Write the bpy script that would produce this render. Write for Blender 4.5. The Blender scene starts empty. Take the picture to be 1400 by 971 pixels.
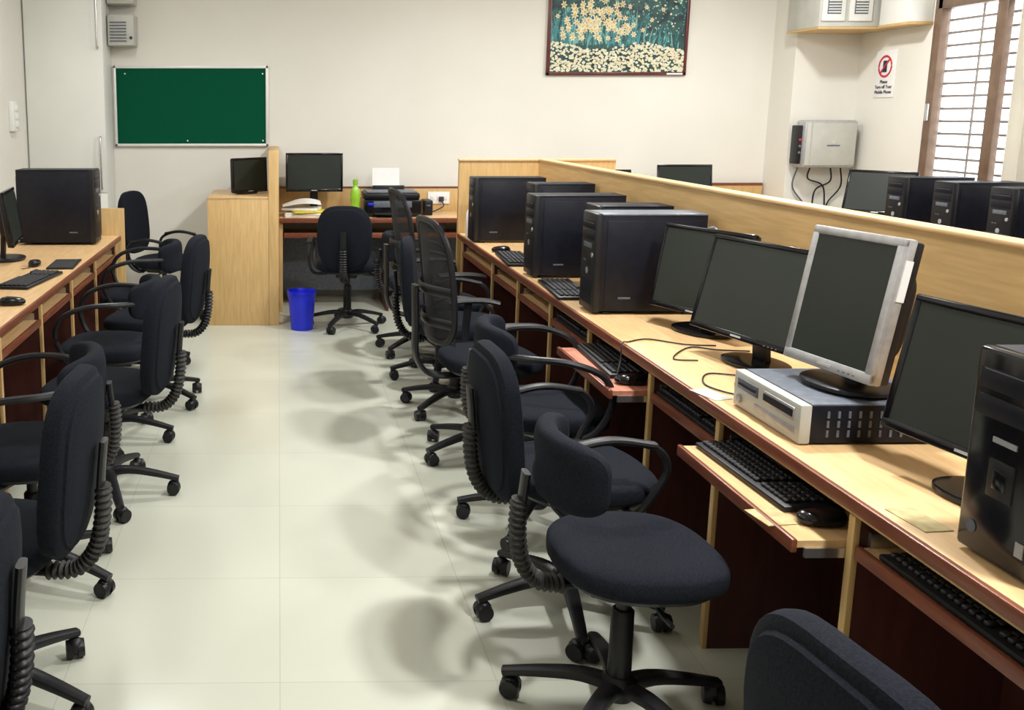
import bpy, bmesh, math, random
from mathutils import Vector, Matrix
random.seed(4)
sc = bpy.context.scene
COL = sc.collection
PI = math.pi

# ------------------------------------------------------------------ materials
def base_mat(name, col, rough=0.5, metal=0.0, spec=0.5):
    m = bpy.data.materials.new(name); m.use_nodes = True
    b = m.node_tree.nodes['Principled BSDF']
    b.inputs['Base Color'].default_value = (*col, 1)
    b.inputs['Roughness'].default_value = rough
    b.inputs['Metallic'].default_value = metal
    b.inputs['Specular IOR Level'].default_value = spec
    return m
def noisy(name, c1, c2, scale=(1,1,1), nscale=5, rough=0.5, metal=0.0, bump=0.0, detail=4, lo=.35, hi=.65, spec=.5):
    m = base_mat(name, c1, rough, metal, spec); nt = m.node_tree; N = nt.nodes; L = nt.links
    b = N['Principled BSDF']
    tc = N.new('ShaderNodeTexCoord'); mp = N.new('ShaderNodeMapping'); mp.inputs['Scale'].default_value = scale
    nz = N.new('ShaderNodeTexNoise'); nz.inputs['Scale'].default_value = nscale; nz.inputs['Detail'].default_value = detail
    cr = N.new('ShaderNodeValToRGB')
    cr.color_ramp.elements[0].position = lo; cr.color_ramp.elements[1].position = hi
    cr.color_ramp.elements[0].color = (*c1,1); cr.color_ramp.elements[1].color = (*c2,1)
    L.new(tc.outputs['Object'], mp.inputs[0]); L.new(mp.outputs[0], nz.inputs[0]); L.new(nz.outputs['Fac'], cr.inputs[0])
    L.new(cr.outputs[0], b.inputs['Base Color'])
    if bump:
        bp = N.new('ShaderNodeBump'); bp.inputs['Strength'].default_value = bump; bp.inputs['Distance'].default_value = .002
        L.new(nz.outputs['Fac'], bp.inputs['Height']); L.new(bp.outputs[0], b.inputs['Normal'])
    return m

M_WALL = noisy('wall_paint', (.75,.735,.675), (.78,.765,.71), nscale=1.5, rough=.8)
M_WHITE = noisy('white_laminate', (.77,.78,.74), (.81,.82,.78), nscale=2, rough=.4)
M_CEIL = base_mat('ceiling_paint', (.8,.8,.78), .9)
M_WOODTOP = noisy('wood_top', (.62,.40,.19), (.72,.485,.25), scale=(6,.8,6), nscale=8, rough=.35)
M_WOOD = noisy('wood_panel', (.54,.35,.14), (.63,.42,.185), scale=(8,8,.7), nscale=9, rough=.45)
M_WOODH = noisy('wood_partition', (.52,.335,.14), (.61,.41,.18), scale=(1,.6,8), nscale=9, rough=.45)
M_MAROON = noisy('maroon_edge', (.16,.044,.022), (.22,.066,.032), scale=(8,1,8), nscale=8, rough=.35)
M_DKMAR = noisy('dark_maroon_laminate', (.055,.013,.010), (.075,.019,.014), scale=(6,6,1), nscale=6, rough=.45)
M_TRAY = noisy('tray_laminate', (.50,.20,.13), (.58,.26,.17), scale=(6,1,6), nscale=8, rough=.35)
M_FAB = noisy('black_fabric', (.0068,.0080,.0125), (.0125,.015,.0225), nscale=220, rough=.95, bump=.3, spec=.15)
M_PLA = noisy('black_plastic', (.008,.008,.010), (.011,.011,.014), nscale=60, rough=.42, spec=.35)
M_PC = noisy('pc_case_black', (.005,.006,.012), (.008,.009,.016), nscale=30, rough=.42, spec=.25)
M_GLOSS = noisy('gloss_black', (.005,.005,.007), (.008,.008,.010), nscale=20, rough=.15, spec=.35)
M_SCR = noisy('lcd_screen', (.017,.023,.019), (.023,.029,.025), nscale=2, rough=.32, spec=.3)
M_SILV = noisy('silver_plastic', (.40,.40,.41), (.48,.48,.49), nscale=40, rough=.35, metal=.4)
M_GREY = noisy('grey_plastic', (.09,.105,.13), (.13,.145,.18), nscale=40, rough=.4)
M_KEY = noisy('key_black', (.012,.012,.015), (.019,.019,.023), nscale=30, rough=.55)
M_CHROME = base_mat('brushed_steel', (.6,.6,.6), .25, .9)
M_ALU = noisy('brown_aluminium', (.17,.11,.075), (.22,.145,.10), nscale=10, rough=.4, metal=.3)
M_GRILLE = base_mat('window_grille', (.16,.12,.10), .5, .3)
M_GREEN = noisy('green_felt', (.001,.066,.032), (.002,.084,.042), nscale=120, rough=.9, spec=.1)
M_FRW = base_mat('frame_white', (.75,.75,.72), .4, .2)
M_BLUE = noisy('blue_plastic', (.004,.014,.60), (.008,.022,.75), nscale=5, rough=.35)
M_GBOT = noisy('green_bottle_plastic', (.25,.5,.03), (.33,.6,.05), nscale=5, rough=.25)
M_PAPER = noisy('paper', (.8,.8,.8), (.88,.88,.86), nscale=4, rough=.8)
M_YEL = base_mat('yellow_folder', (.75,.62,.03), .6)
M_RED = base_mat('red_sign', (.55,.02,.04), .5)
M_BLK = base_mat('black_print', (.02,.02,.05), .6)
M_OFFW = noisy('offwhite_metal', (.46,.46,.42), (.52,.52,.48), nscale=8, rough=.45)
M_FRAMEM = noisy('mahogany_frame', (.08,.010,.010), (.12,.017,.017), nscale=10, rough=.35)
M_SKIRT = noisy('skirting_tile', (.20,.19,.165), (.25,.24,.21), nscale=4, rough=.3)
M_STICK = noisy('paper_sticker', (.38,.30,.13), (.55,.46,.24), nscale=30, rough=.6)
M_LOGO = base_mat('logo_silver', (.6,.62,.65), .3, .6)
M_GLASS = base_mat('window_glass', (1,1,1), .02); M_GLASS.node_tree.nodes['Principled BSDF'].inputs['Alpha'].default_value = .06
M_BLIND = noisy('vertical_blind', (.66,.62,.52), (.75,.71,.61), nscale=3, rough=.8)
M_DUST = noisy('dusty_plastic', (.016,.016,.015), (.038,.036,.032), nscale=60, rough=.7)
M_PBG = noisy('print_background', (.004,.018,.025), (.03,.12,.11), nscale=14, rough=.5, detail=6)
M_LF1 = noisy('print_leaf_teal', (.02,.16,.20), (.06,.27,.29), nscale=20, rough=.5)
M_LF2 = noisy('print_leaf_light', (.11,.34,.34), (.22,.46,.40), nscale=20, rough=.5)
M_LF3 = noisy('print_leaf_dark', (.008,.06,.06), (.02,.10,.09), nscale=20, rough=.5)
M_PET = noisy('print_petal_cream', (.70,.62,.38), (.84,.78,.55), nscale=30, rough=.5)
M_PETW = noisy('print_petal_white', (.62,.60,.44), (.80,.77,.62), nscale=30, rough=.5)
M_CORE = noisy('print_corona_yellow', (.62,.36,.05), (.74,.50,.12), nscale=30, rough=.5)
M_LAMP = bpy.data.materials.new('lamp_diffuser'); M_LAMP.use_nodes = True
_b = M_LAMP.node_tree.nodes['Principled BSDF']; _b.inputs['Emission Color'].default_value=(1,1,.98,1); _b.inputs['Emission Strength'].default_value=4

M_MESH = base_mat('mesh_net', (.010,.010,.013), .8)
nt = M_MESH.node_tree; N = nt.nodes; L = nt.links
mx = N.new('ShaderNodeMixShader'); tr = N.new('ShaderNodeBsdfTransparent'); mx.inputs[0].default_value = .85
L.new(tr.outputs[0], mx.inputs[1]); L.new(N['Principled BSDF'].outputs[0], mx.inputs[2]); L.new(mx.outputs[0], N['Material Output'].inputs[0])

M_FLOOR = base_mat('vitrified_tile', (.60,.60,.50), .13, spec=.5)
nt = M_FLOOR.node_tree; N = nt.nodes; L = nt.links; b = N['Principled BSDF']
tc = N.new('ShaderNodeTexCoord'); br = N.new('ShaderNodeTexBrick')
br.offset = 0; br.inputs['Scale'].default_value = 1
br.inputs['Brick Width'].default_value = .6; br.inputs['Row Height'].default_value = .6
br.inputs['Mortar Size'].default_value = .0016; br.inputs['Mortar Smooth'].default_value = .3
br.inputs['Color1'].default_value = (.545,.56,.475,1); br.inputs['Color2'].default_value = (.57,.585,.495,1); br.inputs['Mortar'].default_value = (.44,.45,.38,1)
nz = N.new('ShaderNodeTexNoise'); nz.inputs['Scale'].default_value = 1.2; nz.inputs['Detail'].default_value = 2
mr = N.new('ShaderNodeMapRange'); mr.inputs['To Min'].default_value = .18; mr.inputs['To Max'].default_value = .23
L.new(tc.outputs['Object'], br.inputs['Vector']); L.new(tc.outputs['Object'], nz.inputs['Vector'])
L.new(br.outputs['Color'], b.inputs['Base Color']); L.new(nz.outputs['Fac'], mr.inputs['Value']); L.new(mr.outputs[0], b.inputs['Roughness'])

# ------------------------------------------------------------------ mesh builder
def catmull(pts, n, closed=False):
    P = [Vector(p) for p in pts]; out = []
    m = len(P)
    segs = m if closed else m-1
    for i in range(n if closed else n+1):
        t = i/n*segs; k = min(int(t), segs-1); u = t-k
        if closed: p0,p1,p2,p3 = P[(k-1)%m],P[k%m],P[(k+1)%m],P[(k+2)%m]
        else:
            p1,p2 = P[k],P[k+1]
            p0 = P[k-1] if k>0 else 2*p1-p2
            p3 = P[k+2] if k+2<m else 2*p2-p1
        out.append(.5*((2*p1)+(p2-p0)*u+(2*p0-5*p1+4*p2-p3)*u*u+(3*p1-p0-3*p2+p3)*u**3))
    return out
def sp(v, e): return math.copysign(abs(v)**e, v)
class B:
    def __init__(s): s.v=[]; s.f=[]; s.m=[]; s.mats=[]; s.M=Matrix.Identity(4)
    def add(s, vs, fs, mat):
        if mat not in s.mats: s.mats.append(mat)
        i = s.mats.index(mat); o = len(s.v)
        s.v += [s.M @ Vector(v) for v in vs]
        s.f += [[o+a for a in f] for f in fs]; s.m += [i]*len(fs)
    def box(s, c, d, mat, bev=0, R=None, seg=2):
        bm = bmesh.new(); bmesh.ops.create_cube(bm, size=1)
        bmesh.ops.scale(bm, vec=d, verts=bm.verts)
        if bev: bmesh.ops.bevel(bm, geom=bm.edges[:], offset=min(bev,min(d)*.45), segments=seg, affect='EDGES', profile=.5)
        if R is not None: bmesh.ops.transform(bm, matrix=R.to_4x4(), verts=bm.verts)
        bmesh.ops.translate(bm, vec=c, verts=bm.verts)
        bm.verts.index_update()
        s.add([v.co.copy() for v in bm.verts], [[v.index for v in f.verts] for f in bm.faces], mat); bm.free()
    def b2(s, x0,x1,y0,y1,z0,z1, mat, bev=0):
        s.box(((x0+x1)/2,(y0+y1)/2,(z0+z1)/2), (abs(x1-x0),abs(y1-y0),abs(z1-z0)), mat, bev)
    def cyl(s, p0, p1, r0, r1, mat, seg=20, sx=1, sy=1):
        p0=Vector(p0); p1=Vector(p1); t=(p1-p0).normalized()
        a = Vector((1,0,0)) if abs(t.x)<.8 else Vector((0,1,0))
        u = (a - t*a.dot(t)).normalized(); w = t.cross(u)
        vs=[]
        for p,r in ((p0,r0),(p1,r1)):
            for k in range(seg):
                g=2*PI*k/seg; vs.append(p+u*math.cos(g)*r*sx+w*math.sin(g)*r*sy)
        fs=[[k,(k+1)%seg,seg+(k+1)%seg,seg+k] for k in range(seg)]
        fs.append(list(range(seg))[::-1]); fs.append(list(range(seg,2*seg)))
        s.add(vs,fs,mat)
    def lathe(s, prof, mat, c=(0,0,0), seg=24):
        vs=[]; n=len(prof)
        for r,z in prof:
            for k in range(seg):
                g=2*PI*k/seg; vs.append((c[0]+r*math.cos(g), c[1]+r*math.sin(g), c[2]+z))
        fs=[]
        for i in range(n-1):
            for k in range(seg): fs.append([i*seg+k, i*seg+(k+1)%seg, (i+1)*seg+(k+1)%seg, (i+1)*seg+k])
        fs.append(list(range(seg))[::-1]); fs.append([ (n-1)*seg+k for k in range(seg)])
        s.add(vs,fs,mat)
    def tube(s, pts, a, b, mat, ref=(0,1,0), n=24, seg=10, e=1.0, closed=False):
        C = catmull(pts, n, closed); ref=Vector(ref); vs=[]; m=len(C)
        for i,p in enumerate(C):
            if closed: t=(C[(i+1)%m]-C[i-1])
            else: t=C[min(i+1,m-1)]-C[max(i-1,0)]
            t.normalize()
            u = ref-t*ref.dot(t)
            if u.length<1e-4: u=Vector((1,0,0))-t*t.x
            u.normalize(); w=t.cross(u); tt=i/(m-1)
            aa = a(tt) if callable(a) else a; bb = b(tt) if callable(b) else b
            for k in range(seg):
                g=2*PI*k/seg; vs.append(p+u*sp(math.cos(g),e)*aa+w*sp(math.sin(g),e)*bb)
        fs=[]
        for i in range(m if closed else m-1):
            j=(i+1)%m
            for k in range(seg): fs.append([i*seg+k,i*seg+(k+1)%seg,j*seg+(k+1)%seg,j*seg+k])
        if not closed: fs.append(list(range(seg))[::-1]); fs.append([(m-1)*seg+k for k in range(seg)])
        s.add(vs,fs,mat)
    def sq(s, c, r, mat, e1=.55, e2=.65, axis='z', deform=None, nu=36, nv=16, R=None):
        vs=[]; c=Vector(c)
        def P(u,v):
            cv=sp(math.cos(v),e1); sv=sp(math.sin(v),e1)
            a=cv*sp(math.cos(u),e2); b_=cv*sp(math.sin(u),e2)
            if axis=='z': p=Vector((a*r[0],b_*r[1],sv*r[2]))
            elif axis=='x': p=Vector((sv*r[0],a*r[1],b_*r[2]))
            else: p=Vector((a*r[0],sv*r[1],b_*r[2]))
            if deform: p=Vector(deform(p))
            if R is not None: p=R@p
            return p+c
        vs.append(P(0,-PI/2))
        for j in range(1,nv):
            for i in range(nu): vs.append(P(2*PI*i/nu, -PI/2+PI*j/nv))
        vs.append(P(0,PI/2)); fs=[]
        for i in range(nu): fs.append([0,1+(i+1)%nu,1+i])
        for j in range(nv-2):
            for i in range(nu):
                a=1+j*nu; fs.append([a+i,a+(i+1)%nu,a+nu+(i+1)%nu,a+nu+i])
        a=1+(nv-2)*nu; t=len(vs)-1
        for i in range(nu): fs.append([a+i,a+(i+1)%nu,t])
        s.add(vs,fs,mat)
    def sheet(s, fn, nu, nv, mat):
        vs=[fn(i/nu,j/nv) for j in range(nv+1) for i in range(nu+1)]
        fs=[[j*(nu+1)+i,j*(nu+1)+i+1,(j+1)*(nu+1)+i+1,(j+1)*(nu+1)+i] for j in range(nv) for i in range(nu)]
        s.add(vs,fs,mat)
    def obj(s, name, loc=(0,0,0), rz=0, parent=None, angle=40):
        me=bpy.data.meshes.new(name); me.from_pydata([tuple(v) for v in s.v],[],s.f)
        for m in s.mats: me.materials.append(m)
        me.polygons.foreach_set('material_index', s.m)
        bm=bmesh.new(); bm.from_mesh(me); bmesh.ops.recalc_face_normals(bm, faces=bm.faces); bm.to_mesh(me); bm.free()
        me.polygons.foreach_set('use_smooth',[True]*len(me.polygons)); me.set_sharp_from_angle(angle=math.radians(angle))
        o=bpy.data.objects.new(name,me); o.location=loc; o.rotation_euler=(0,0,math.radians(rz)); COL.objects.link(o)
        if parent: o.parent=parent
        return o

# ------------------------------------------------------------------ room
XL, XR, YB, YF, ZC = -1.98, 4.57, 7.95, -1.6, 2.95
def simple(name, boxes):
    b=B()
    for bx in boxes: b.b2(*bx)
    return b.obj(name)
simple('floor', [(XL-.1,XR+.1,YF-.1,YB+.1,-.1,0,M_FLOOR)])
simple('ceiling', [(XL-.1,XR+.1,YF-.1,YB+.1,ZC,ZC+.1,M_CEIL)])
simple('wall_left', [(XL-.1,XL,YF,YB,0,ZC,M_WALL)])
simple('wall_back', [(XL-.1,XR+.1,YB,YB+.1,0,ZC,M_WALL)])
simple('wall_front', [(XL-.1,XR+.1,YF-.1,YF,0,ZC,M_WALL)])
simple('column', [(4.06,XR,7.6,YB,0,ZC,M_WALL)])
WY0,WY1,WZ0,WZ1 = 4.55,6.72,1.0,2.30
simple('wall_right', [(XR,XR+.10,YF,WY0,0,ZC,M_WALL),(XR,XR+.10,WY1,YB,0,ZC,M_WALL),(XR,XR+.10,WY0,WY1,0,WZ0,M_WALL),(XR,XR+.10,WY0,WY1,WZ1,ZC,M_WALL)])
simple('baseboard_back', [(XL,4.06,YB-.012,YB,0,.1,M_SKIRT)])
simple('baseboard_left', [(XL,XL+.012,YF,YB-.02,0,.1,M_SKIRT)])
simple('baseboard_right', [(XR-.012,XR,YF,7.58,0,.1,M_SKIRT)])

b=B()
x0,x1=XR-.015,XR+.05
for y in (WY0,WY1): 
    b.b2(x0,x1,y-.03 if y==WY0 else y-.045,y+.045 if y==WY0 else y+.03,WZ0-.03,WZ1+.03,M_ALU,.004)
b.b2(x0,x1,WY0,WY1,WZ0-.03,WZ0+.04,M_ALU,.004); b.b2(x0,x1,WY0,WY1,WZ1-.04,WZ1+.03,M_ALU,.004)
for yc in (6.13,5.63,5.12):
    b.b2(x0+.01,x1-.01,yc-.045,yc+.045,WZ0,WZ1,M_ALU,.004)
b.b2(x0-.02,x0,6.69,6.72,1.5,1.62,M_CHROME,.004)
for k in range(15):
    z=WZ0+.06+k*.086
    b.b2(XR+.075,XR+.088,WY0,WY1,z,z+.016,M_GRILLE)
for yc in (6.42,5.9,5.4,4.85): b.b2(XR+.088,XR+.097,yc-.006,yc+.006,WZ0,WZ1,M_GRILLE)
b.b2(XR+.03,XR+.034,WY0+.03,WY1-.03,WZ0+.03,WZ1-.03,M_GLASS)
b.obj('window_1')
b=B()
b.b2(XR-.09,XR-.045,4.5,5.95,WZ1+.06,WZ1+.10,M_ALU,.004)
y=4.55
while y<5.93:
    b.box((XR-.07,y,1.66),(.004,.085,1.3),M_BLIND,0,Matrix.Rotation(math.radians(75),3,'Z')); y+=.115
b.obj('vertical_blind')

b=B()
b.b2(3.97,4.56,7.15,7.59,2.18,2.55,M_OFFW,.006)
for xc in (4.07,4.27):
    b.b2(xc-.085,xc+.085,7.135,7.151,2.22,2.52,M_FRW,.004)
    b.b2(xc-.05,xc+.05,7.130,7.137,2.27,2.40,M_GREY,.002)
    for k in range(6): b.b2(xc-.045,xc+.045,7.126,7.131,2.28+k*.02,2.288+k*.02,M_FRW)
b.b2(3.97,4.56,7.15,7.59,2.165,2.18,M_WOOD)
b.obj('wall_vent_cabinet')
b=B(); b.b2(4.40,4.565,6.78,7.12,2.185,2.55,M_WHITE,.004); b.b2(4.39,4.565,6.77,7.12,2.165,2.185,M_WOOD,.003)
b.obj('wall_shelf')

b=B()
b.b2(-1.975,-1.36,7.6,7.94,0,ZC-.02,M_WHITE,.003)
b.b2(-1.965,-1.362,7.582,7.6,.93,2.88,M_WHITE,.002)
b.b2(-1.965,-1.362,7.582,7.6,.08,.925,M_WHITE,.002)
for za,zb in ((.97,1.36),(2.06,2.5)):
    b.tube([(-1.40,7.582,za),(-1.40,7.55,za+.02),(-1.40,7.55,zb-.02),(-1.40,7.582,zb)],.008,.008,M_CHROME,(1,0,0),n=16)
b.obj('storage_cupboard')

b=B()
x0,x1,z0,z1=-1.345,-.084,1.284,1.934
b.b2(x0+.02,x1-.02,7.925,7.94,z0+.02,z1-.02,M_GREEN)
for q in ((x0,x1,z0,z0+.022),(x0,x1,z1-.022,z1),(x0,x0+.022,z0,z1),(x1-.022,x1,z0,z1)):
    b.b2(q[0],q[1],7.915,7.949,q[2],q[3],M_FRW,.004)
for px,pz in ((-1.25,1.87),(-.75,1.33),(-.13,1.87),(-.13,1.33)): b.cyl((px,7.925,pz),(px,7.917,pz),.006,.006,M_PAPER)
b.obj('green_notice_board')

# framed daffodil picture: flat printed artwork inside a mahogany frame
cx,cz,w,h=2.765,2.28,1.15,.84
b=B()
for q in ((-w/2,w/2,-h/2,-h/2+.025),(-w/2,w/2,h/2-.025,h/2),(-w/2,-w/2+.025,-h/2,h/2),(w/2-.025,w/2,-h/2,h/2)):
    b.b2(q[0],q[1],-.03,0,q[2],q[3],M_FRAMEM,.004)
b.b2(w/2-.16,w/2-.03,-.034,-.03,-h/2+.005,-h/2+.018,M_PAPER)
fr=b.obj('framed_flower_picture',(cx,YB-.001,cz))
b=B(); b.b2(-w/2+.02,w/2-.02,-.018,-.002,-h/2+.02,h/2-.02,M_PBG)
rr=random.Random(11); lay=[-.0182]
HX,HZ=w/2-.026,h/2-.026
def poly(pts,mat):
    lay[0]-=.000004
    b.add([(max(-HX,min(HX,x)),lay[0],max(-HZ,min(HZ,z))) for x,z in pts],[list(range(len(pts)))],mat)
def blob(x,z,r,mat,n=7,sq_=1):
    poly([(x+r*math.cos(2*PI*k/n)*rr.uniform(.75,1.15),z+r*sq_*math.sin(2*PI*k/n)*rr.uniform(.75,1.15)) for k in range(n)],mat)
# dappled foliage over the upper part and the right side
for i in range(420):
    x=rr.uniform(-HX,HX); z=rr.uniform(-.22,HZ)
    blob(x,z,rr.uniform(.006,.020),rr.choice([M_LF1,M_LF1,M_LF2,M_LF3,M_LF3,M_LF3]),6,rr.uniform(.5,1.3))
for i in range(150):
    blob(rr.uniform(.10,HX),rr.uniform(-.10,HZ),rr.uniform(.004,.010),rr.choice([M_PETW,M_LF2]),6)
# tall daffodil leaves
for i in range(230):
    x=rr.uniform(-HX,.16) if i<190 else rr.uniform(.16,.5)
    z0=-.20+rr.uniform(-.03,.05); L_=rr.uniform(.12,.30)*(1 if i<190 else .6); lean=rr.uniform(-.06,.06); wd=rr.uniform(.004,.009)
    poly([(x-wd,z0),(x+wd,z0),(x+wd*.9+lean*.5,z0+L_*.6),(x+lean,z0+L_),(x-wd*.9+lean*.5,z0+L_*.6)],rr.choice([M_LF1,M_LF2,M_LF1,M_LF3]))
# daffodil heads
def daff(x,z,r):
    a0=rr.uniform(0,PI); s_=rr.uniform(.75,1)
    for k in range(6):
        a=a0+k*PI/3
        pts=[(0,0),(.55*r*math.cos(a-.42),.55*r*math.sin(a-.42)),(r*math.cos(a),r*math.sin(a)),(.55*r*math.cos(a+.42),.55*r*math.sin(a+.42))]
        poly([(x+p*s_,z+q) for p,q in pts],rr.choice([M_PET,M_PET,M_PETW]))
    poly([(x+.30*r*math.cos(2*PI*k/8),z+.30*r*math.sin(2*PI*k/8)) for k in range(8)],M_CORE)
n=0
while n<105:
    x=rr.gauss(-.16,.17); z=rr.gauss(.02,.085)
    if x<-.47 or x>.16 or z<-.15 or z>.26: continue
    daff(x,z,rr.uniform(.026,.038)); n+=1
for x,z in ((-.50,.05),(-.46,-.05),(.22,.12),(.27,.02),(.2,-.06),(.36,.10)): daff(x,z,.024)
# carpet of small white blossoms at the bottom
for i in range(160): blob(rr.uniform(-HX,HX),rr.uniform(-HZ,-.17),.02,M_LF3,6)
for i in range(900):
    x=rr.uniform(-HX,HX); z=rr.uniform(-HZ,-.185+.03*math.sin(x*9))
    r=rr.uniform(.008,.015); blob(x,z,r,rr.choice([M_PETW,M_PETW,M_PETW,M_PET]),6,.8)
    if rr.random()<.3: blob(x,z,r*.35,M_CORE,5)
b.obj('flower_print',parent=fr)

for z in (2.08,2.40):
    b=B(); b.b2(-1.35,-1.14,7.74,7.945,z,z+.24,M_OFFW,.01)
    for k in range(7): b.b2(-1.33,-1.20,7.733,7.741,z+.03+k*.024,z+.04+k*.024,M_GREY)
    b.cyl((-1.165,7.741,z+.06),(-1.165,7.73,z+.06),.012,.012,M_BLK)
    b.obj('voltage_stabilizer')
b=B(); b.b2(XL,XL+.04,7.1,7.24,1.42,1.64,M_WHITE,.006)
for k in range(3): b.b2(XL+.04,XL+.048,7.13,7.2,1.45+k*.06,1.49+k*.06,M_PAPER,.003)
b.obj('wall_switch_box')

b=B()
b.b2(4.09,4.51,7.42,7.56,1.13,1.50,M_SILV,.022)
b.b2(4.06,4.095,7.45,7.56,1.16,1.46,M_PLA,.008)
b.b2(4.105,4.495,7.413,7.421,1.15,1.48,M_OFFW,.004)
b.b2(4.13,4.47,7.5,7.6,1.2,1.45,M_GREY)
b.b2(4.14,4.146,7.410,7.414,1.15,1.48,M_SILV)
b.cyl((4.32,7.414,1.33),(4.32,7.410,1.33),.015,.015,M_LOGO); b.b2(4.27,4.37,7.410,7.414,1.30,1.31,M_GREY)
for k in range(3): b.cyl((4.075,7.45,1.25+k*.05),(4.075,7.445,1.25+k*.05),.010,.010,M_RED if k==2 else M_GREY)
b.obj('power_inverter')
b=B()
b.tube([(4.22,7.53,1.14),(4.22,7.55,1.04),(4.35,7.56,.98),(4.38,7.56,.80)],.006,.006,M_PLA,n=24)
b.tube([(4.38,7.53,1.14),(4.40,7.55,1.02),(4.30,7.57,.95),(4.28,7.57,.80)],.006,.006,M_PLA,n=24)
b.tube([(4.12,7.53,1.14),(4.11,7.57,.98),(4.2,7.58,.86),(4.25,7.58,.80)],.006,.006,M_GREY,n=24)
b.tube([(4.46,7.53,1.14),(4.50,7.57,.98),(4.42,7.58,.86),(4.40,7.58,.80)],.006,.006,M_PLA,n=24)
b.obj('inverter_cables')

b=B(); b.b2(XR-.008,XR,7.13,7.37,1.67,2.02,M_PAPER,.002)
ring=[(XR-.010,7.25+.075*math.cos(t),1.90+.075*math.sin(t)) for t in [i*PI/6 for i in range(12)]]
b.tube(ring,.008,.003,M_RED,ref=(0,.001,1) ,n=36,seg=8,closed=True)
b.box((XR-.011,7.25,1.90),(.004,.045,.085),M_BLK,.002)
b.box((XR-.0125,7.25,1.90),(.004,.15,.012),M_RED,0,Matrix.Rotation(math.radians(-45),3,'X'))
sg=b.obj('no_mobile_phone_sign')
for k,tx in enumerate(('Please','Turn off Your','Mobile Phone')):
    cu=bpy.data.curves.new('sign_text','FONT'); cu.body=tx; cu.size=.036; cu.align_x='CENTER'; cu.extrude=.001
    cu.materials.append(M_BLK); o=bpy.data.objects.new('sign_text',cu); COL.objects.link(o)
    o.rotation_euler=(PI/2,0,-PI/2); o.location=(XR-.010,7.25,1.775-k*.038); o.parent=sg

# ------------------------------------------------------------------ desks
ZT=.75
def desk(name, xf, xb, y0, y1, divs, trays, s, modesty=.42):
    b=B()
    b.b2(xf+s*.012,xb,y0,y1,ZT-.03,ZT,M_WOODTOP,.002)
    b.b2(xf,xf+s*.012,y0,y1,ZT-.032,ZT-.001,M_MAROON,.004)
    b.b2(xf+s*.03,xf+s*.05,y0,y1,ZT-.055,ZT-.03,M_WOOD)
    b.b2(xf+s*modesty,xf+s*(modesty+.018),y0,y1,.04,ZT-.03,M_DKMAR)
    for d in divs:
        b.b2(xf+s*.04,xb,d-.009,d+.009,0,ZT-.03,M_DKMAR)
        b.b2(xf+s*.028,xf+s*.042,d-.011,d+.011,0,ZT-.055,M_WOOD,.001)
    for (a,c,pull,mat) in trays:
        xa=xf+s*(.03-pull)
        b.b2(xa+s*.012,xa+s*.37,a+.018,c-.018,.612,.628,mat)
        b.b2(xa,xa+s*.014,a+.015,c-.015,.600,.632,M_MAROON,.004)
        for y in (a+.016,c-.016):
            b.b2(xf+s*.06,xf+s*.38,y-.006,y+.006,.628,.66,M_CHROME)
            b.b2(xa+s*.03,xa+s*.37,y-.004,y+.004,.59,.612,M_CHROME)
    return b.obj(name)
D=[.64,1.27,1.92,2.56,3.06,3.70,4.25,4.85,5.45,6.38]
TR=[(D[i],D[i+1],{2:.12,4:.13}.get(i,.0),M_TRAY if i in(4,) else M_WOODTOP) for i in range(len(D)-1)]
desk('computer_desk',1.21,1.745,.6,6.40,D,TR,1,.40)
DL=[1.0,1.65,2.3,2.95,3.6,4.25,4.9,5.55,6.28]
desk('computer_desk',-1.05,-1.97,.9,6.30,DL,[(DL[i],DL[i+1],0,M_WOODTOP) for i in range(len(DL)-1)],-1,.35)
desk('computer_desk',2.33,1.812,.6,6.40,[.64,1.9,3.1,4.3,5.4,6.38],[],-1,.4)
desk('computer_desk',3.90,4.55,1.0,7.1,[1.02,2.2,3.4,4.6,5.8,7.08],[],1,.4)
b=B(); b.b2(-1.97,-1.03,6.31,6.335,0,.93,M_WOOD,.002); b.obj('desk_end_panel')
b=B()
b.b2(1.75,1.81,.6,6.41,0,1.235,M_WOODH); b.b2(1.747,1.813,.6,6.41,1.235,1.25,M_WOODTOP,.003)
b.b2(1.215,2.27,6.412,6.45,0,1.235,M_WOOD); b.b2(1.21,2.27,6.405,6.455,1.235,1.25,M_WOODTOP,.003)
b.obj('wooden_partition')
b=B()
b.b2(-.075,.0,6.90,7.93,0,1.285,M_WOOD,.003)
b.b2(-.52,-.076,6.90,6.92,0,.95,M_WOOD,.002); b.b2(-.52,-.50,6.92,7.93,0,.93,M_WOOD); b.b2(-.52,-.076,6.90,7.6,.93,.952,M_WOODTOP,.002)
b.obj('side_counter')
b=B()
b.b2(.002,1.7,7.335,7.93,.72,.75,M_WOODTOP,.002); b.b2(.002,1.7,7.32,7.335,.715,.752,M_MAROON,.004)
b.b2(.002,1.7,7.905,7.93,.75,.94,M_WOOD,.002); b.b2(.002,1.7,7.90,7.935,.94,.952,M_MAROON)
b.b2(.04,1.66,7.36,7.75,.60,.618,M_MAROON,.002); b.b2(.04,1.66,7.345,7.36,.595,.635,M_MAROON,.003)
b.b2(.002,.03,7.36,7.93,0,.72,M_WOOD); b.b2(1.67,1.7,7.36,7.93,0,.72,M_WOOD); b.b2(.85,.87,7.40,7.9,0,.6,M_DKMAR)
b.b2(.03,1.67,7.80,7.82,.10,.6,M_GREY)
b.obj('printer_desk')
b=B(); b.b2(2.3,4.04,7.36,7.93,.72,.75,M_WOODTOP,.002); b.b2(2.3,4.04,7.345,7.36,.715,.752,M_MAROON,.003)
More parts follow.
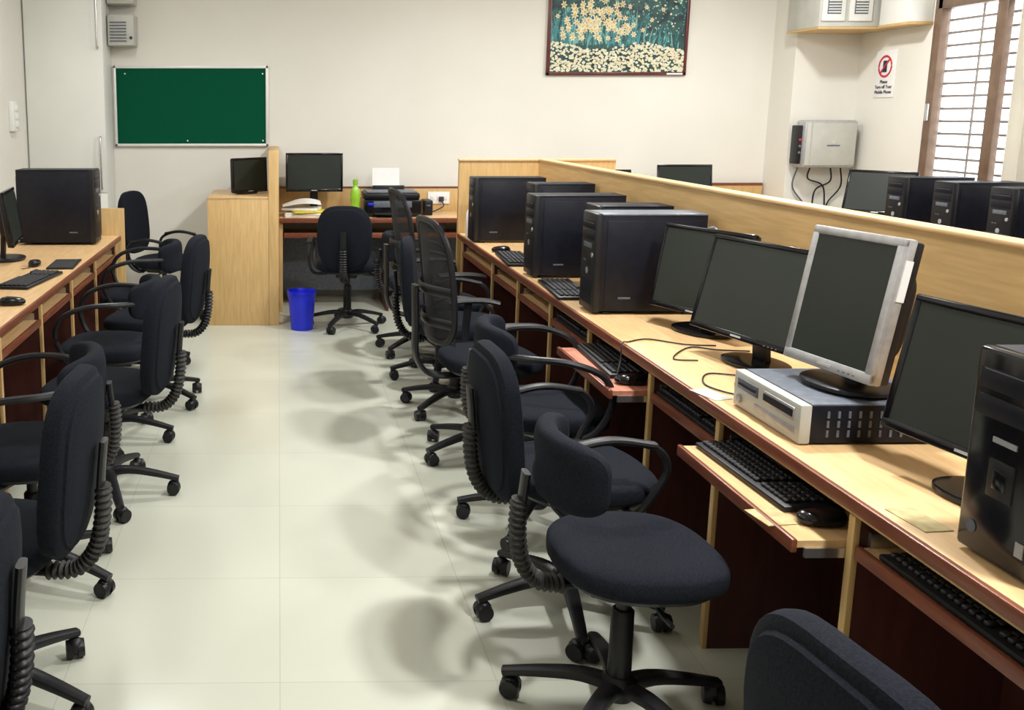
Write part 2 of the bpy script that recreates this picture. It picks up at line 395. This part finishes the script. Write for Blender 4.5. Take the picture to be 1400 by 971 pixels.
b.b2(2.3,4.04,7.905,7.93,.75,.96,M_WOOD); b.b2(2.3,4.04,7.90,7.935,.96,.98,M_MAROON)
for x in (2.3,3.15,4.02): b.b2(x,x+.02,7.38,7.9,0,.72,M_DKMAR)
b.obj('long_desk')

# ------------------------------------------------------------------ electronics
def tower(loc, rz, w=.175, d=.45, h=.405, style=0, top=None):
    b=B()
    b.box((-.01,0,h/2+.008),(d-.03,w-.006,h-.012),M_PC,.004)
    b.box((-.01,0,h-.001),(d-.03,w-.002,.008),top or M_PC,.003)
    b.box((-.01,-w/2+.002,h/2),(d-.07,.004,h-.05),M_PC,.0015); b.box((-.01,w/2-.002,h/2),(d-.07,.004,h-.05),M_PC,.0015)
    for sy in (-1,1):
        b.box((d*.22,sy*(w/2+.0002),h*.17),(.05,.0012,.008),M_GREY)
    fx=d/2
    b.box((fx-.015,0,h/2+.006),(.032,w,h-.004),M_PLA if style!=2 else M_GLOSS,.008)
    if style==2:
        b.box((fx+.001,0,h-.05),(.004,w-.03,.038),M_PC,.001); b.box((fx+.003,0,h-.034),(.002,w-.05,.002),M_GREY)
        b.box((fx+.001,0,h-.10),(.004,w-.03,.038),M_PC,.001)
        b.box((fx+.002,0,h*.60),(.002,.055,.010),M_LOGO)
        b.cyl((fx,-w/2+.035,.055),(fx+.002,-w/2+.035,.055),.012,.012,M_GREY); b.box((fx+.002,w/2-.03,.06),(.002,.018,.026),M_SILV)
        b.box((fx+.001,0,h*.42),(.006,.06,.07),M_PLA,.01)
        b.box((fx+.004,0,h*.42),(.003,.03,.035),M_GLOSS,.005)
    else:
        b.box((fx+.001,0,h-.045),(.004,w-.03,.036),M_PC,.001); b.box((fx+.003,0,h-.038),(.002,w-.05,.002),M_GREY)
        b.box((fx+.001,0,h-.09),(.004,w-.03,.036),M_PC,.001)
        b.box((fx+.002,0,h-.13),(.003,.10,.022),M_GREY,.001)
        b.cyl((fx,w/2-.03,h-.165),(fx+.005,w/2-.03,h-.165),.010,.010,M_SILV)
        b.cyl((fx,0,h*.42),(fx+.003,0,h*.42),.014,.014,M_LOGO)
        for k in range(10): b.box((fx+.001,0,.04+k*.010),(.003,w-.05,.004),M_PC)
        for k in range(2): b.box((fx+.002,-.04+k*.02,h*.52),(.003,.012,.006),M_GREY)
    for sx in (-1,1):
        for sy in (-1,1): b.box((sx*(d/2-.06),sy*(w/2-.02),.004),(.03,.02,.008),M_PLA)
    b.box((-d/2+.003,0,h*.5),(.004,w-.03,h-.08),M_GREY)
    return b.obj('computer_tower',loc,rz)
def monitor(loc, rz, w=.44, h=.28, clear=.10, tilt=8, bez=M_GLOSS, bw=.018, side=M_PLA, thick=.03, base='round', name='computer_monitor', sticker=False, bulge=.03, br=(.10,.125)):
    b=B(); R=Matrix.Rotation(math.radians(-tilt),4,'Y')
    zc=clear+h/2
    b.M=Matrix.Translation((.03,0,zc))@R
    b.box((-thick/2,0,0),(thick*.8,w-.006,h-.006),side,.008)
    for q in ((0,h/2-bw/2,w,bw),(0,-h/2+bw*.65,w,bw*1.3)): b.box((0,q[0],q[1]),(.016,q[2],q[3]),bez,.004)
    for sgn in (-1,1): b.box((0,sgn*(w/2-bw/2),0),(.0155,bw,h-.004),bez,.004)
    b.box((.001,0,bw*.15),(.008,w-2*bw+.002,h-2.2*bw),M_SCR)
    b.box((.009,0,-h/2+bw*.6),(.002,.045,.006),M_LOGO)
    for k in range(4): b.box((.009,w/2-.05-k*.016,-h/2+bw*.5),(.002,.006,.003),M_GREY)
    if bulge: b.sq((-thick-bulge*.3,0,-.01),(bulge,w*.34,h*.33),side,.4,.4,'x')
    if sticker:
        b.box((-thick*.25,0,0),(thick*.45,w+.002,h+.001),bez,.006)
        b.box((-thick*.27,w/2+.0015,h*.22),(thick*.35,.003,.10),M_PAPER)
    b.M=Matrix.Identity(4)
    b.tube([(-.035,0,.012),(-.03,0,clear*.5),(-.02,0,zc-.03)],.032,.014,side,(0,1,0),n=8,seg=12,e=.5)
    b.sq((-.01,0,.009),(br[0],br[1],.010),bez if base=='gloss' else side,.5,.9 if base!='sq' else .45,'z')
    return b.obj(name,loc,rz)
def keyboard(loc, rz, parent=None):
    b=B(); b.box((0,0,.008),(.155,.45,.014),M_PLA,.005)
    for r in range(6):
        x=-.058+r*.0225; y=-.213
        while y<.205:
            wk=.0175
            if r==0 and -.12<y<.02: wk=.13
            if not (.075<y+wk/2<.085 or .145<y+wk/2<.15): b.box((x,y+wk/2,.019),(.018,wk-.002,.009),M_KEY,.0025,seg=1)
            y+=wk+.0015
    return b.obj('computer_keyboard',loc,rz)
def mouse(loc, rz):
    b=B(); b.sq((0,0,.014),(.055,.031,.022),M_GLOSS,.8,.8,'z',deform=lambda p:(p.x,p.y,max(p.z,-.012)*(1-.25*p.x/.055)))
    b.box((-.03,0,.032),(.018,.006,.006),M_GREY,.002)
    b.tube([(-.05,0,.012),(-.09,.01,.004),(-.12,.04,.004)],.002,.002,M_PLA,(0,0,1),n=10,seg=6)
    return b.obj('computer_mouse',loc,rz)
def cable(pts, r=.003, mat=None):
    b=B(); b.tube(pts,r,r,mat or M_PLA,(0,0,1),n=len(pts)*8,seg=7); return b.obj('power_cable')

tower((1.44,5.98,ZT),180)
tower((1.56,5.25,ZT),180,d=.34,h=.42)
tower((1.47,4.68,ZT),180)
tower((1.56,4.20,ZT),180,d=.34,h=.40)
tower((1.485,3.82,ZT),180,top=M_GREY)
tower((1.495,1.57,ZT),180,style=2,h=.385,w=.18)
monitor((1.57,3.42,ZT),202,w=.42,h=.32,clear=.07,tilt=11,base='gloss',bw=.016)
monitor((1.525,2.95,ZT),194,w=.45,h=.32,clear=.085,tilt=14,base='gloss',bw=.016,br=(.085,.12))
monitor((1.455,2.345,ZT+.107),190,w=.30,h=.36,clear=.045,tilt=10,bez=M_SILV,side=M_PLA,bw=.022,thick=.06,bulge=.05,sticker=True,br=(.10,.12))
monitor((1.475,1.86,ZT),190,w=.44,h=.31,clear=.095,tilt=11,base='gloss',bw=.018,br=(.085,.11))
b=B(); 
b.box((-.01,0,.053),(.36,.335,.095),M_PC,.004); b.box((.175,0,.053),(.03,.34,.10),M_OFFW,.006)
b.box((-.01,0,.101),(.34,.33,.006),M_GREY,.002)
b.box((.19,.07,.072),(.006,.15,.034),M_SILV,.002); b.box((.194,.07,.074),(.003,.14,.018),M_PC)
b.box((.19,-.09,.072),(.006,.11,.03),M_GREY,.002); b.box((.194,-.09,.072),(.003,.09,.006),M_PC)
b.box((.19,.05,.03),(.004,.2,.02),M_SILV,.002); b.cyl((.19,-.13,.03),(.196,-.13,.03),.012,.012,M_SILV)
for i in range(11):
    for j in range(3): b.box((.12-i*.026,.1685,.030+j*.024),(.006,.003,.017),M_GREY)
for sx in (-1,1):
    for sy in (-1,1): b.box((sx*.13,sy*.13,.003),(.03,.03,.006),M_PLA)
b.obj('desktop_computer',(1.455,2.37,ZT),180)

ZK=.6285
keyboard((1.25,2.31,ZK),182); mouse((1.235,2.025,ZK),178)
keyboard((1.25,3.45,ZK),178); mouse((1.215,3.165,ZK),178)
keyboard((1.33,1.62,ZK),180); mouse((1.33,1.345,ZK),180)
keyboard((1.33,2.81,ZK),180); keyboard((1.33,3.98,ZK),180)
keyboard((1.305,4.26,ZT),176); keyboard((1.305,5.18,ZT),176); mouse((1.30,5.50,ZT),170)
b=B(); b.b2(-.04,.04,-.045,.045,0,.002,M_STICK); b.obj('paper_slip',(1.14,2.06,.6285),8)
b=B(); b.b2(-.03,.03,-.055,.055,0,.002,M_STICK); b.obj('paper_slip',(1.275,1.77,ZT),5)
b=B(); b.b2(-.03,.03,-.055,.055,0,.002,M_OFFW); b.obj('paper_slip',(1.245,2.63,ZT),15)
z=ZT+.004
cable([(1.52,3.2,z),(1.42,3.22,z),(1.32,3.3,z),(1.235,3.26,z),(1.20,3.22,z+.003),(1.188,3.20,.70),(1.17,3.17,.66),(1.17,3.14,.645)],.0025)
cable([(1.50,2.7,z),(1.38,2.75,z),(1.32,2.62,z),(1.27,2.72,z),(1.33,2.84,z),(1.42,2.82,z)],.0025)
cable([(1.66,2.75,z),(1.58,2.62,z),(1.48,2.64,z),(1.36,2.60,z),(1.44,2.57,z),(1.62,2.6,z)],.0025)
cable([(1.68,2.85,z),(1.60,2.70,z),(1.50,2.72,z),(1.56,2.60,z),(1.68,2.66,z+.01)],.003,M_GREY)
cable([(1.55,1.75,z+.05),(1.46,1.73,z+.10),(1.40,1.77,z+.06),(1.43,1.85,z+.02),(1.52,1.82,z+.02)])
cable([(1.62,3.69,z+.3),(1.68,3.62,z+.36),(1.68,3.58,z+.25),(1.67,3.56,z)],.006,M_GREY)
cable([(1.6,3.12,z),(1.5,3.14,z),(1.43,3.18,z),(1.36,3.12,z),(1.30,3.02,z),(1.37,3.0,z)],.0025)
b=B(); b.lathe([(.0,0),(.035,0),(.036,.02),(.036,.16),(.02,.19),(.015,.2),(.016,.22),(0,.22)],M_PAPER); b.obj('plastic_bottle',(1.26,6.18,ZT))

tower((-1.37,5.93,ZT),0,h=.46,w=.19,d=.48)
tower((-1.40,6.17,ZT),0,h=.44,w=.18,d=.46)
monitor((-1.50,5.25,ZT),8,w=.42,h=.30,clear=.09)
monitor((-1.40,4.25,ZT),8,w=.44,h=.36,clear=.06)
monitor((-1.50,3.4,ZT),5,w=.44,h=.30,clear=.09)
keyboard((-1.20,4.55,ZT),-8); mouse((-1.30,5.02,ZT),90); keyboard((-1.22,3.62,ZT),3); mouse((-1.13,3.97,ZT),10)
b=B(); b.box((0,0,.005),(.14,.30,.010),M_PLA,.003); b.box((.0,0,.0105),(.12,.28,.001),M_KEY); b.obj('notebook',(-1.15,5.05,ZT),3)
for y in (6.02,5.58,5.12,4.6): tower((4.16,y,ZT),180,h=.40)
monitor((4.12,6.45,ZT),215,w=.44,h=.30,clear=.12,tilt=14); monitor((4.20,4.88,ZT),200,w=.36,h=.27)
monitor((3.25,7.62,ZT),-90,w=.44,h=.28,clear=.12); monitor((2.62,7.62,ZT),-90,w=.40,h=.26,clear=.10)
monitor((.285,7.70,ZT),-90,w=.46,h=.31,clear=.18,tilt=3)
monitor((-.24,7.22,.952),-48,w=.34,h=.26,clear=.012,tilt=2,br=(.07,.09))
b=B()
b.box((0,0,.07),(.45,.34,.13),M_GLOSS,.012); b.box((0,.02,.16),(.44,.30,.05),M_PLA,.015); b.box((0,-.01,.19),(.40,.24,.014),M_GREY,.006)
b.box((0,-.172,.10),(.30,.006,.05),M_GREY,.003); b.box((0,-.20,.03),(.30,.10,.012),M_PLA,.004); b.box((-.17,-.174,.10),(.05,.006,.02),M_BLUE,.002)
b.box((0,.15,.20),(.26,.03,.05),M_PLA,.006); b.box((-.02,.165,.275),(.22,.004,.18),M_PAPER,0,Matrix.Rotation(math.radians(-12),3,'X'))
b.obj('inkjet_printer',(.89,7.58,ZT+.001))
b=B(); b.lathe([(0,0),(.036,0),(.038,.01),(.038,.08),(.034,.10),(.038,.12),(.038,.19),(.03,.22),(.016,.24),(.016,.255),(.020,.256),(.020,.29),(.012,.295),(0,.295)],M_GBOT); b.obj('water_bottle',(.60,7.46,ZT))
b=B()
for k,(dx,dy,r,m,t) in enumerate([(0,0,5,M_PAPER,.02),(.02,.01,-8,M_PAPER,.015),(.06,-.02,12,M_YEL,.012),(.0,.02,-15,M_PAPER,.018)]):
    b.box((dx,dy,.01+k*.017),(.28,.20,t),m,.002,Matrix.Rotation(math.radians(r),3,'Z'))
b.sheet(lambda u,v:(-.15+.3*u,-.1+.2*v,.085+.05*math.sin(u*2.5)*(.5+.5*v)),8,6,M_PAPER)
b.obj('paper_stack',(.18,7.48,ZT))
b=B(); b.box((0,0,.025),(.16,.14,.045),M_YEL,.01); b.box((0,-.03,.055),(.12,.05,.02),M_PAPER,.004); b.obj('yellow_box_file',(.44,7.44,ZT),-4)
b=B(); b.box((0,0,.06),(.07,.18,.12),M_PLA,.01); b.box((0,-.091,.08),(.03,.003,.01),M_GREY); b.obj('ups_unit',(1.19,7.62,ZT))
b=B(); b.b2(1.24,1.42,7.893,7.903,.81,.91,M_PAPER,.003)
for k in range(3): b.b2(1.26+k*.055,1.29+k*.055,7.889,7.894,.84,.88,M_FRW,.002)
b.b2(1.33,1.37,7.87,7.893,.83,.87,M_BLK,.004)
b.tube([(1.35,7.87,.84),(1.36,7.82,.80),(1.30,7.78,.77),(1.26,7.75,.758)],.005,.005,M_BLK,(0,0,1),n=16)
b.obj('socket_board')
b=B(); b.lathe([(0,0),(.078,0),(.08,.005),(.10,.27),(.108,.27),(.108,.285),(.098,.286),(.094,.27),(.076,.012),(0,.012)],M_BLUE,seg=32)
b.tube([(.105,0,.275),(.085,.08,.20),(0,.118,.16),(-.085,.08,.20),(-.105,0,.275)],.003,.003,M_CHROME,(0,0,1),n=20,seg=6)
b.obj('blue_bucket',(.165,6.78,0))

# ------------------------------------------------------------------ chairs
def chair(loc, rz, kind='tall', arms=None, phi=0.0, seat_h=.46, dusty=False, back_h=0, bw=1.0, ss=1.0):
    b=B(); H=seat_h
    for k in range(5):
        g=phi+2*PI*k/5; d=Vector((math.cos(g),math.sin(g),0)); rf=(-math.sin(g),math.cos(g),0)
        b.tube([d*.02+Vector((0,0,.105)),d*.10+Vector((0,0,.110)),d*.20+Vector((0,0,.092)),d*.295+Vector((0,0,.068))],
               lambda t:.028-.011*t, lambda t:.018-.007*t, M_PLA, rf, n=10, seg=10, e=.7)
        c=d*.285; w=g+1.1+k
        ax=Vector((-math.sin(w),math.cos(w),0))
        b.cyl(c+Vector((0,0,.045)),c+Vector((0,0,.080)),.010,.010,M_PLA,10)
        cc=c+Vector((math.cos(w)*.012,math.sin(w)*.012,.028))
        for sgn in (-1,1): b.cyl(cc+ax*sgn*.007,cc+ax*sgn*.026,.028,.025,M_PLA,18)
        b.sq(cc+Vector((0,0,.008)),(.026,.026,.026),M_PLA,1,1,'z',nu=12,nv=8)
    b.lathe([(0,.07),(.036,.07),(.044,.080),(.044,.12),(.034,.135),(0,.135)],M_PLA)
    b.lathe([(0,.13),(.030,.13),(.028,H-.15),(.024,H-.145),(0,H-.145)],M_PLA); b.cyl((0,0,H-.15),(0,0,H-.07),.018,.018,M_PLA)
    b.box((-.01,0,H-.062),(.20,.15,.036),M_PLA,.008)
    b.tube([(.03,-.05,H-.065),(.03,-.16,H-.075),(.03,-.22,H-.07)],.006,.006,M_PLA,(0,0,1),n=8,seg=8)
    def sd(p):
        z=p.z-.30*max(0,p.x-.10)**2*4
        if p.z>0: z-=.012*max(0,1-(p.x**2+p.y**2)/.03)
        return (p.x,p.y,z)
    b.sq((.02,0,H),(.225*ss,.225*ss,.042),M_FAB,.5,.80,'z',deform=sd,nu=48,nv=18)
    b.sq((.02,0,H-.028),(.205*ss,.205*ss,.024),M_PLA,.5,.80,'z',nu=40,nv=8)
    def bell(t): return .019+.004*math.sin(t*PI*2*20)
    pm=M_DUST if dusty else M_PLA
    if kind=='tall':
        R=Matrix.Rotation(math.radians(-6),3,'Y'); zc=H+.225+back_h
        b.sq((-.262,0,zc),(.034,.195*bw,.235),M_FAB,.42,.66,'x',deform=lambda p:(p.x+.6*p.y*p.y+.25*(p.z*p.z),p.y*(1-.25*max(0,-p.z)),p.z),R=R,nu=44,nv=12)
        b.sq((-.286,0,zc),(.016,.175*bw,.215),M_FAB,.42,.66,'x',deform=lambda p:(p.x+.6*p.y*p.y+.25*(p.z*p.z),p.y*(1-.25*max(0,-p.z)),p.z),R=R,nu=40,nv=8)
        b.tube([(0,0,H-.065),(-.15,0,H-.075),(-.24,0,H-.07),(-.295,0,H-.01),(-.312,0,H+.08),(-.318,0,H+.18),(-.328,0,H+.28)],.024,.009,M_PLA,(0,1,0),n=30,seg=10,e=.6)
        b.tube([(-.17,0,H-.077),(-.25,0,H-.065),(-.298,0,H-.01),(-.318,0,H+.07),(-.324,0,H+.16)],lambda t:bell(t)+.008,bell,pm,(0,1,0),n=160,seg=14)
    elif kind=='low':
        Rr=.225*ss
        def bd(p):
            th=p.y/Rr; rr=Rr+(-p.x)
            return (-rr*math.cos(th), rr*math.sin(th), p.z)
        b.sq((.0,0,H+.245),(.030,.225*ss,.088),M_FAB,.5,.5,'x',deform=bd,nu=48,nv=12)
        b.tube([(0,0,H-.065),(-.15,0,H-.075),(-.22,0,H-.07),(-.262,0,H-.01),(-.272,0,H+.09),(-.262,0,H+.22)],.024,.009,M_PLA,(0,1,0),n=30,seg=10,e=.6)
        b.tube([(-.16,0,H-.077),(-.225,0,H-.065),(-.265,0,H-.01),(-.278,0,H+.07),(-.276,0,H+.15)],lambda t:bell(t)+.008,bell,pm,(0,1,0),n=150,seg=14)
    elif kind=='mesh':
        def fp(y,z):
            return Vector((-.25-.10*(z-.55)+1.0*y*y, y, z+H-.46+back_h))
        pts=[]
        for i in range(20):
            g=2*PI*i/20; pts.append(fp(.215*sp(math.cos(g),.55)*(1-.12*(math.sin(g)>0)*math.sin(g)), .83+.27*sp(math.sin(g),.55)))
        b.tube(pts,.014,.014,M_PLA,(1,0,0),n=80,seg=8,closed=True)
        b.sheet(lambda u,v: fp((u-.5)*.41*(1-.12*max(0,2*v-1)), .57+.52*v), 12,14,M_MESH)
        for z in (.66,.80): b.tube([fp(-.2,z),fp(-.1,z)-Vector((.02,0,0)),fp(0,z)-Vector((.03,0,0)),fp(.1,z)-Vector((.02,0,0)),fp(.2,z)],.008,.022,M_PLA,(1,0,0),n=16,seg=8)
        b.tube([(0,0,H-.065),(-.16,0,H-.07),(-.27,0,H-.05),(-.325,0,H+.03),(-.33,0,H+.15),(-.335,0,H+.35)],.034,.012,M_PLA,(0,1,0),n=26,seg=10,e=.6)
    if arms=='loop':
        for s in (-1,1):
            b.tube([(.10,s*.14,H-.05),(.10,s*.23,H-.045),(.13,s*.265,H+.02),(.17,s*.27,H+.11),(.12,s*.27,H+.175),(-.03,s*.27,H+.19),(-.15,s*.265,H+.14),(-.16,s*.26,H+.03),(-.10,s*.23,H-.045),(-.08,s*.14,H-.05)],
                   .011,.011,M_PLA,(.3,1,.2),n=60,seg=8)
            b.tube([(.13,s*.27,H+.178),(.0,s*.27,H+.196),(-.12,s*.27,H+.175)],.020,.009,M_PLA,(0,1,0),n=12,seg=10,e=.7)
    elif arms=='back':
        for s in (-1,1):
            b.tube([(-.16,s*.17,H+.24),(-.08,s*.245,H+.25),(.05,s*.275,H+.245),(.16,s*.275,H+.20),(.195,s*.27,H+.11),(.15,s*.255,H+.0),(.08,s*.21,H-.05),(.02,s*.12,H-.052)],
                   .012,.012,M_PLA,(.2,.1,1),n=50,seg=8)
    elif arms=='tee':
        for s in (-1,1):
            b.tube([(.0,s*.12,H-.05),(.0,s*.25,H-.045),(.0,s*.28,H+.04),(.01,s*.28,H+.20)],.020,.010,M_PLA,(1,0,0),n=20,seg=8,e=.7)
            b.tube([(-.10,s*.28,H+.205),(.0,s*.285,H+.212),(.10,s*.28,H+.208),(.16,s*.265,H+.195)],.035,.012,M_PLA,(0,1,0),n=14,seg=10,e=.7)
    return b.obj('office_chair',loc,rz)

# right row, facing the desk (+X)
chair((.870,2.22,0),0,'low',None,phi=.2,dusty=True,ss=.93)
chair((.90,2.78,0),4,'tall','loop',phi=.75,dusty=True,back_h=-.05)
chair((.98,3.42,0),-6,'low','back',phi=.5,dusty=True)
chair((.93,4.15,0),8,'mesh','tee',phi=.9)
chair((.93,4.85,0),-10,'tall','loop',phi=.3)
chair((.95,5.45,0),6,'mesh','tee',phi=.6,back_h=.02)
chair((.92,6.10,0),-4,'low','back',phi=.2)
chair((1.00,1.14,0),8,'tall',None,phi=.1,back_h=-.045,bw=1.15)
chair((.50,6.84,0),80,'tall','loop',phi=.3)
# left row, facing -X
chair((-.77,2.32,0),176,'tall',None,phi=.35,dusty=True)
chair((-.82,3.00,0),186,'low','back',phi=.1,dusty=True)
chair((-.71,3.72,0),172,'tall',None,phi=.8,dusty=True)
chair((-.80,4.40,0),180,'low','back',phi=.5)
chair((-.69,5.02,0),170,'tall',None,phi=.2)
chair((-.84,5.70,0),184,'low','back',phi=.9)
chair((-.80,1.62,0),182,'tall',None,phi=.4,back_h=-.07)
chair((-.86,7.05,0),-20,'tall','loop',phi=.4,back_h=.06)
chair((3.45,5.3,0),5,'tall','loop',phi=.3,back_h=.1); chair((3.5,4.2,0),-5,'tall','loop',phi=.6,back_h=.1)

# ------------------------------------------------------------------ lights
def lamp(x,y,power,sx=.18,sy=.18,col=(1,.995,.975)):
    b=B(); b.box((0,0,0),(sx+.06,sy+.06,.05),M_FRW,.006); b.box((0,0,-.026),(sx,sy,.006),M_LAMP)
    o=b.obj('ceiling_or_fill_light',(x,y,ZC-.025))
    l=bpy.data.lights.new('lamp_source','AREA'); l.shape='RECTANGLE'; l.size=sx; l.size_y=sy; l.energy=power; l.color=col
    lo=bpy.data.objects.new('lamp_source',l); COL.objects.link(lo); lo.location=(0,0,-.035); lo.parent=o
lamp(1.5,1.15,66); lamp(1.5,3.3,54); lamp(1.5,5.7,52)
lamp(-.9,5.6,24,.3,1.2); lamp(-.9,2.6,11,.3,1.2); lamp(3.4,3.5,26,.3,1.2); lamp(3.3,6.2,36)  # weaker fill lamps, added to brighten the room beside the main row
w=bpy.data.worlds.new('sky'); sc.world=w; w.use_nodes=True
bgn=w.node_tree.nodes['Background']; bgn.inputs[0].default_value=(.93,.97,1,1); bgn.inputs[1].default_value=3.6

# ------------------------------------------------------------------ camera
cam=bpy.data.cameras.new('camera'); co=bpy.data.objects.new('camera',cam); COL.objects.link(co)
co.location=(0,0,1.55); co.rotation_euler=(math.radians(90-9.8),0,math.radians(-.825))
cam.sensor_width=36; cam.sensor_fit='HORIZONTAL'; cam.lens=36*1300/1400; cam.shift_x=.2143; cam.shift_y=-.0754; cam.clip_start=.05
sc.camera=co
sc.view_settings.view_transform='Standard'
sc.view_settings.exposure=0.17
